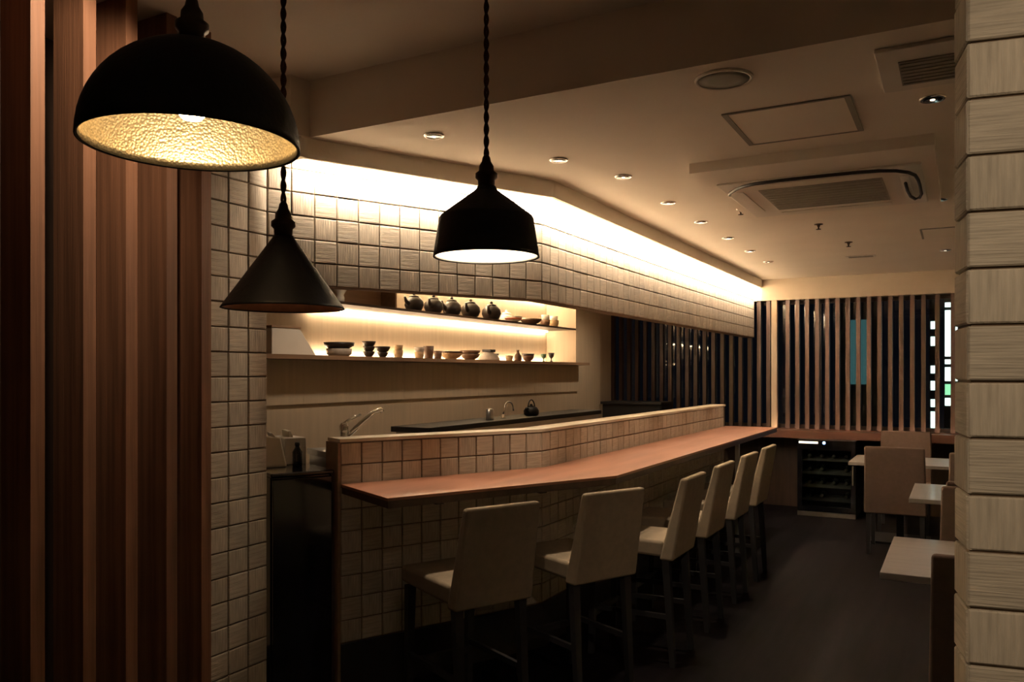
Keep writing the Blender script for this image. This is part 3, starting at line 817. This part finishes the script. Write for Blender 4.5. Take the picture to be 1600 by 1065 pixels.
struct(MB().box(-3.949, -3.575, S0, S1 - 0.002, 0, 1.284).build('wall_kitchen_splash', 'panel_beige'), 'beige splashback wall below the kitchen shelf cabinet', 'wall')
# kitchen worktops
t = thing('prep_counter', 'kitchen counter with a black top behind the low tile wall', 'kitchen counter', (-3.0, 5.5, 0))
MB().box(-0.13, 0.13, -1.32, 1.38, 0.08, 1.13).build('body', 'steel', t)
MB().box(-0.15, 0.15, -1.35, 1.4, 1.1305, 1.165).build('top', 'black_matte', t, bevel=0.003)
MB().box(-0.1, 0.1, -1.28, 1.34, 0, 0.0795).build('plinth', 'black_matte', t)
t = thing('sink_unit', 'steel sink worktop at the end of the low tile wall', 'sink', (-2.72, 3.25, 0), -A26)
MB().box(-0.10, 0.14, -0.18, 0.55, 0.0, 1.09).build('body', 'steel', t)
MB().box(-0.11, 0.15, -0.19, 0.56, 1.0905, 1.12).build('top', 'steel', t, bevel=0.003)
q = W0 + D1 * 0.10 - N1 * 0.19
t = thing('lever_tap', 'chrome lever tap with a slanting spout at the end of the low wall', 'tap', (q.x, q.y, 1.1205), -A26)
MB().lathe([(0.028, 0), (0.028, 0.008), (0.02, 0.014), (0.02, 0.085), (0.022, 0.09), (0.022, 0.12), (0.012, 0.135)], 20).build('body', 'chrome', t, smooth=True)
MB().tube([(0, 0.01, 0.06), (0, 0.09, 0.13), (0, 0.16, 0.185), (0, 0.20, 0.198), (0, 0.208, 0.185)], [0.013, 0.012, 0.011, 0.011, 0.011], 10).build('spout', 'chrome', t, smooth=True)
MB().tube([(0, 0.0, 0.13), (0, 0.03, 0.15), (0, 0.09, 0.175)], [0.009, 0.008, 0.006], 8).build('lever', 'chrome', t, smooth=True)
t = thing('gooseneck_tap', 'thin gooseneck tap on the black kitchen top', 'tap', (-2.97, 5.28, 1.1655))
MB().lathe([(0.02, 0), (0.02, 0.008), (0.011, 0.012), (0.011, 0.03)], 16).build('base', 'chrome', t, smooth=True)
MB().tube([(0, 0, 0.02), (0, 0.02, 0.07)] + [(0, 0.09 - 0.07 * math.cos(R(a)), 0.07 + 0.05 * math.sin(R(a))) for a in range(20, 181, 20)] + [(0, 0.165, 0.05)], 0.006, 8).build('spout', 'chrome', t, smooth=True)
t = thing('kettle', 'small black kettle beside the gooseneck tap', 'kettle', (-2.96, 5.72, 1.1655))
MB().lathe([(0.045, 0), (0.06, 0.012), (0.062, 0.04), (0.045, 0.066), (0.03, 0.072)], 20).build('body', 'black_iron', t, smooth=True)
MB().lathe([(0.03, 0.0725), (0.012, 0.08), (0.01, 0.092), (0.002, 0.094)], 16).build('lid', 'black_iron', t, smooth=True)
MB().tube([(0, 0.06 * math.cos(R(a)), 0.05 + 0.075 * math.sin(R(a))) for a in range(0, 181, 18)], 0.005, 8).build('handle', 'black_iron', t, smooth=True)
MB().tube([(0, -0.055, 0.03), (0, -0.08, 0.045), (0, -0.09, 0.062)], [0.012, 0.009, 0.007], 8).build('spout', 'black_iron', t, smooth=True)
lathe_thing('canister', 'small steel canister on the black kitchen top before the tap', 5.05, 1.1655, [(0.028, 0), (0.03, 0.004), (0.03, 0.06), (0.027, 0.064), (0.027, 0.078), (0.01, 0.082)], 'steel', 'canister', None, x=-2.95)
t = thing('low_cabinet', 'black low cabinet in front of the far slat screen', 'cabinet', (-3.2, 8.85, 0))
MB().box(-0.36, 0.32, -0.2, 0.2, 0.06, 1.15).build('body', 'black_matte', t)
MB().box(-0.38, 0.34, -0.22, 0.22, 1.1505, 1.18).build('top', 'black_matte', t, bevel=0.003)
MB().box(-0.34, 0.30, -0.17, 0.18, 0, 0.0595).build('plinth', 'black_matte', t)
for k in (0, 1):
    d = MB().box(0.3205, 0.335, -0.195 + 0.2 * k, -0.005 + 0.2 * k, 0.08, 1.14).build('door', 'black_matte', t)
    MB().tube([(0.35, -0.02 + 0.04 * k, 0.7), (0.35, -0.02 + 0.04 * k, 0.82)], 0.005, 8).build('handle', 'steel', d)

def kitchen_light(x, y, label):
    t = thing('kitchen_light', label, 'ceiling light', (x, y, 2.42), 0, 'kitchen ceiling lights')
    MB().lathe([(0.09, 0), (0.09, -0.02), (0.08, -0.025)], 24).build('housing', 'white_plastic', t, smooth=True)
    MB().lathe([(0.078, -0.0255), (0.06, -0.032), (0.002, -0.035)], 24).build('diffuser', 'led_lens', t, smooth=True)
    spot('lamp_light', t, (0, 0, -0.05), P_KITCHEN, 150, 0.8)
kitchen_light(-3.0, 4.0, 'round kitchen ceiling light above the sink')
kitchen_light(-3.0, 5.6, 'round kitchen ceiling light above the black prep counter')
kitchen_light(-2.9, 7.9, 'round kitchen ceiling light near the far screen')

# black cabinet filling the gap beside the pier
mid = P0 + D1 * 0.185 - N1 * 0.03
t = thing('black_cabinet', 'tall glossy black cabinet in the gap between the pier and the low wall', 'cabinet', (mid.x, mid.y, 0), -A26)
# local: x = towards room, y = along the wall
MB().box(-0.62, -0.02, -0.155, 0.135, 0.05, 1.03).build('body', 'black_gloss', t, bevel=0.004)
MB().box(-0.0195, 0.0, -0.15, 0.13, 0.06, 1.02).build('door', 'black_gloss', t, bevel=0.003)
MB().box(-0.63, 0.004, -0.16, 0.14, 1.0305, 1.05).build('top', 'black_gloss', t, bevel=0.006, seg=3)
MB().box(-0.58, -0.04, -0.14, 0.12, 0, 0.0495).build('plinth', 'black_matte', t)
def on_cab(x, y):
    M = Matrix.Rotation(-A26, 3, 'Z')
    v = M @ Vector((x, y, 0))
    return (mid.x + v.x, mid.y + v.y, 1.0505)
t = thing('paper_bag', 'pale paper bag slumped on the black cabinet against the pier', 'bag', on_cab(-0.33, -0.06), -A26)
MB().loft([(-0.10, -0.085, 0), (0.1, -0.085, 0), (0.1, 0.06, 0), (-0.1, 0.06, 0)], [(-0.09, -0.02, 0.155), (0.05, -0.03, 0.15), (0.05, 0.045, 0.14), (-0.09, 0.05, 0.145)]).build('bag', 'paper', t, bevel=0.008)
MB().loft([(-0.02, 0.005, 0.14), (0.05, 0.0, 0.14), (0.05, 0.02, 0.14), (-0.02, 0.025, 0.14)], [(-0.02, 0.0, 0.165), (0.04, -0.005, 0.16), (0.04, 0.005, 0.16), (-0.02, 0.01, 0.165)]).build('fold', 'paper', t)
t = thing('bottle', 'slim black bottle standing on the black cabinet', 'bottle', on_cab(-0.22, 0.045), -A26)
MB().lathe([(0.022, 0), (0.024, 0.01), (0.024, 0.07), (0.012, 0.09), (0.01, 0.1)], 16).build('body', 'black_gloss', t, smooth=True)
MB().lathe([(0.012, 0.1005), (0.012, 0.115), (0.004, 0.117)], 12).build('cap', 'black_matte', t, smooth=True)
t = thing('tissue_box', 'pale grey box on the black cabinet beside the low wall', 'box', on_cab(-0.42, 0.07), -A26)
MB().box(-0.11, 0.11, -0.055, 0.055, 0, 0.13).build('body', 'grey_box', t, bevel=0.004)
MB().loft([(-0.05, -0.01, 0.13), (0.05, -0.01, 0.13), (0.05, 0.01, 0.13), (-0.05, 0.01, 0.13)], [(-0.03, -0.02, 0.165), (0.04, -0.015, 0.16), (0.045, 0.0, 0.16), (-0.03, 0.0, 0.165)]).build('tissue', 'paper', t)

# ---------------------------------------------------------------- wine cooler
wc = thing('wine_cooler', 'black glass fronted wine cooler glowing under the window ledge', 'wine cooler', (-1.205, 9.0, 0))
MB().box(-0.285, 0.285, 0.53, 0.55, 0.0, 0.80).build('back_panel', 'black_matte', wc)
for s in (-1, 1):
    MB().box(s * 0.275 - 0.01, s * 0.275 + 0.01, 0.03, 0.53, 0.0, 0.80).build('side_panel', 'black_matte', wc)
MB().box(-0.264, 0.264, 0.03, 0.53, 0.73, 0.80).build('top_panel', 'black_matte', wc)
MB().box(-0.264, 0.264, 0.03, 0.53, 0.03, 0.07).build('bottom_panel', 'black_matte', wc)
for z in (0.16, 0.30, 0.44, 0.58):
    sh = MB()
    for k in range(6):
        sh.box(-0.26, 0.26, 0.06 + 0.08 * k, 0.075 + 0.08 * k, z, z + 0.012)
    sh.box(-0.262, -0.245, 0.05, 0.5, z, z + 0.012).box(0.245, 0.262, 0.05, 0.5, z, z + 0.012)
    sh.build('rack', 'steel', wc)
door = MB().box(-0.285, -0.24, 0.0, 0.028, 0.06, 0.80).box(0.24, 0.285, 0.0, 0.028, 0.06, 0.80).box(-0.24, 0.24, 0.0, 0.028, 0.06, 0.11).box(-0.24, 0.24, 0.0, 0.028, 0.70, 0.80).build('door', 'black_gloss', wc)
MB().box(-0.239, 0.239, 0.012, 0.018, 0.111, 0.699).build('pane', 'window_pane', door)
MB().tube([(0.26, -0.02, 0.35), (0.26, -0.02, 0.55)], 0.007, 8).build('handle', 'steel', door)
MB().box(-0.27, -0.08, -0.003, -0.0005, 0.765, 0.785).build('display', 'led_display', wc)
MB().lathe([(0.014, -0.004), (0.014, -0.0005)], 16, (-0.02, 0, 0.775), axis='y').build('indicator', 'led_blue', wc)
MB().box(-0.285, 0.285, -0.004, 0.02, 0.005, 0.05).build('kick_grille', 'steel', wc)
for r, z in enumerate((0.172, 0.312, 0.452, 0.592)):
    for k in range(4):
        if (r, k) in ((2, 2), (0, 2)):
            continue
        lv = ('lowest', 'second', 'third', 'top')[r]
        t = thing('wine_bottle', 'dark wine bottle lying on the %s rack of the wine cooler' % lv, 'bottle', (-1.205 - 0.18 + 0.12 * k, 9.09, z + 0.0375), 0, 'bottles on the %s cooler rack' % lv)
        MB().lathe([(0.014, 0.0), (0.014, 0.09), (0.036, 0.13), (0.037, 0.3), (0.03, 0.305)], 14, axis='y').build('body', 'bottle_glass', t, smooth=True)
        MB().lathe([(0.0155, -0.004), (0.016, 0.05)], 14, axis='y').build('foil', 'foil', t, smooth=True)

# ---------------------------------------------------------------- street outside the window
struct(MB().box(-7, 5, 9.95, 16, -0.12, -0.02).build('ground', 'street_dark'), 'dark street outside the window', 'street')
t = thing('street_sign', 'tall lit white street sign seen through the slat screen', 'sign', (-0.1, 12.0, 0))
MB().box(-0.06, 0.14, 0.0, 0.1, 0, 2.6).build('case', 'black_matte', t)
for z0, z1, m in ((2.36, 2.42, 'sign_white'), (1.72, 2.32, 'sign_white'), (1.62, 1.68, 'sign_white'), (1.40, 1.58, 'sign_white'), (1.22, 1.36, 'sign_green'), (1.08, 1.18, 'sign_white'), (0.60, 0.70, 'sign_white')):
    MB().box(-0.05, 0.13, -0.008, -0.001, z0, z1).build('lit_panel', m, t)
t = thing('street_sign', 'narrow sign of small lit squares beside the tall white sign', 'sign', (-0.29, 12.0, 0))
MB().box(-0.04, 0.06, 0.0, 0.08, 0, 2.6).build('case', 'black_matte', t)
for z0, z1, m in ((2.08, 2.18, 'sign_white'), (1.86, 1.98, 'sign_white'), (1.50, 1.60, 'sign_white'), (1.28, 1.40, 'sign_white'), (1.06, 1.16, 'sign_white'), (0.78, 1.0, 'sign_white'), (0.60, 0.68, 'sign_white')):
    MB().box(-0.025, 0.04, -0.008, -0.001, z0, z1).build('lit_square', m, t)
t = thing('lit_doorway', 'dim teal lit doorway across the street behind the slats', 'doorway', (-1.2, 12.0, 0))
MB().box(-0.25, 0.25, 0.02, 0.12, 0, 2.6).build('frame', 'black_matte', t)
MB().box(-0.15, 0.15, 0.0, 0.019, 1.35, 2.23).build('lit_pane', 'sign_teal', t)
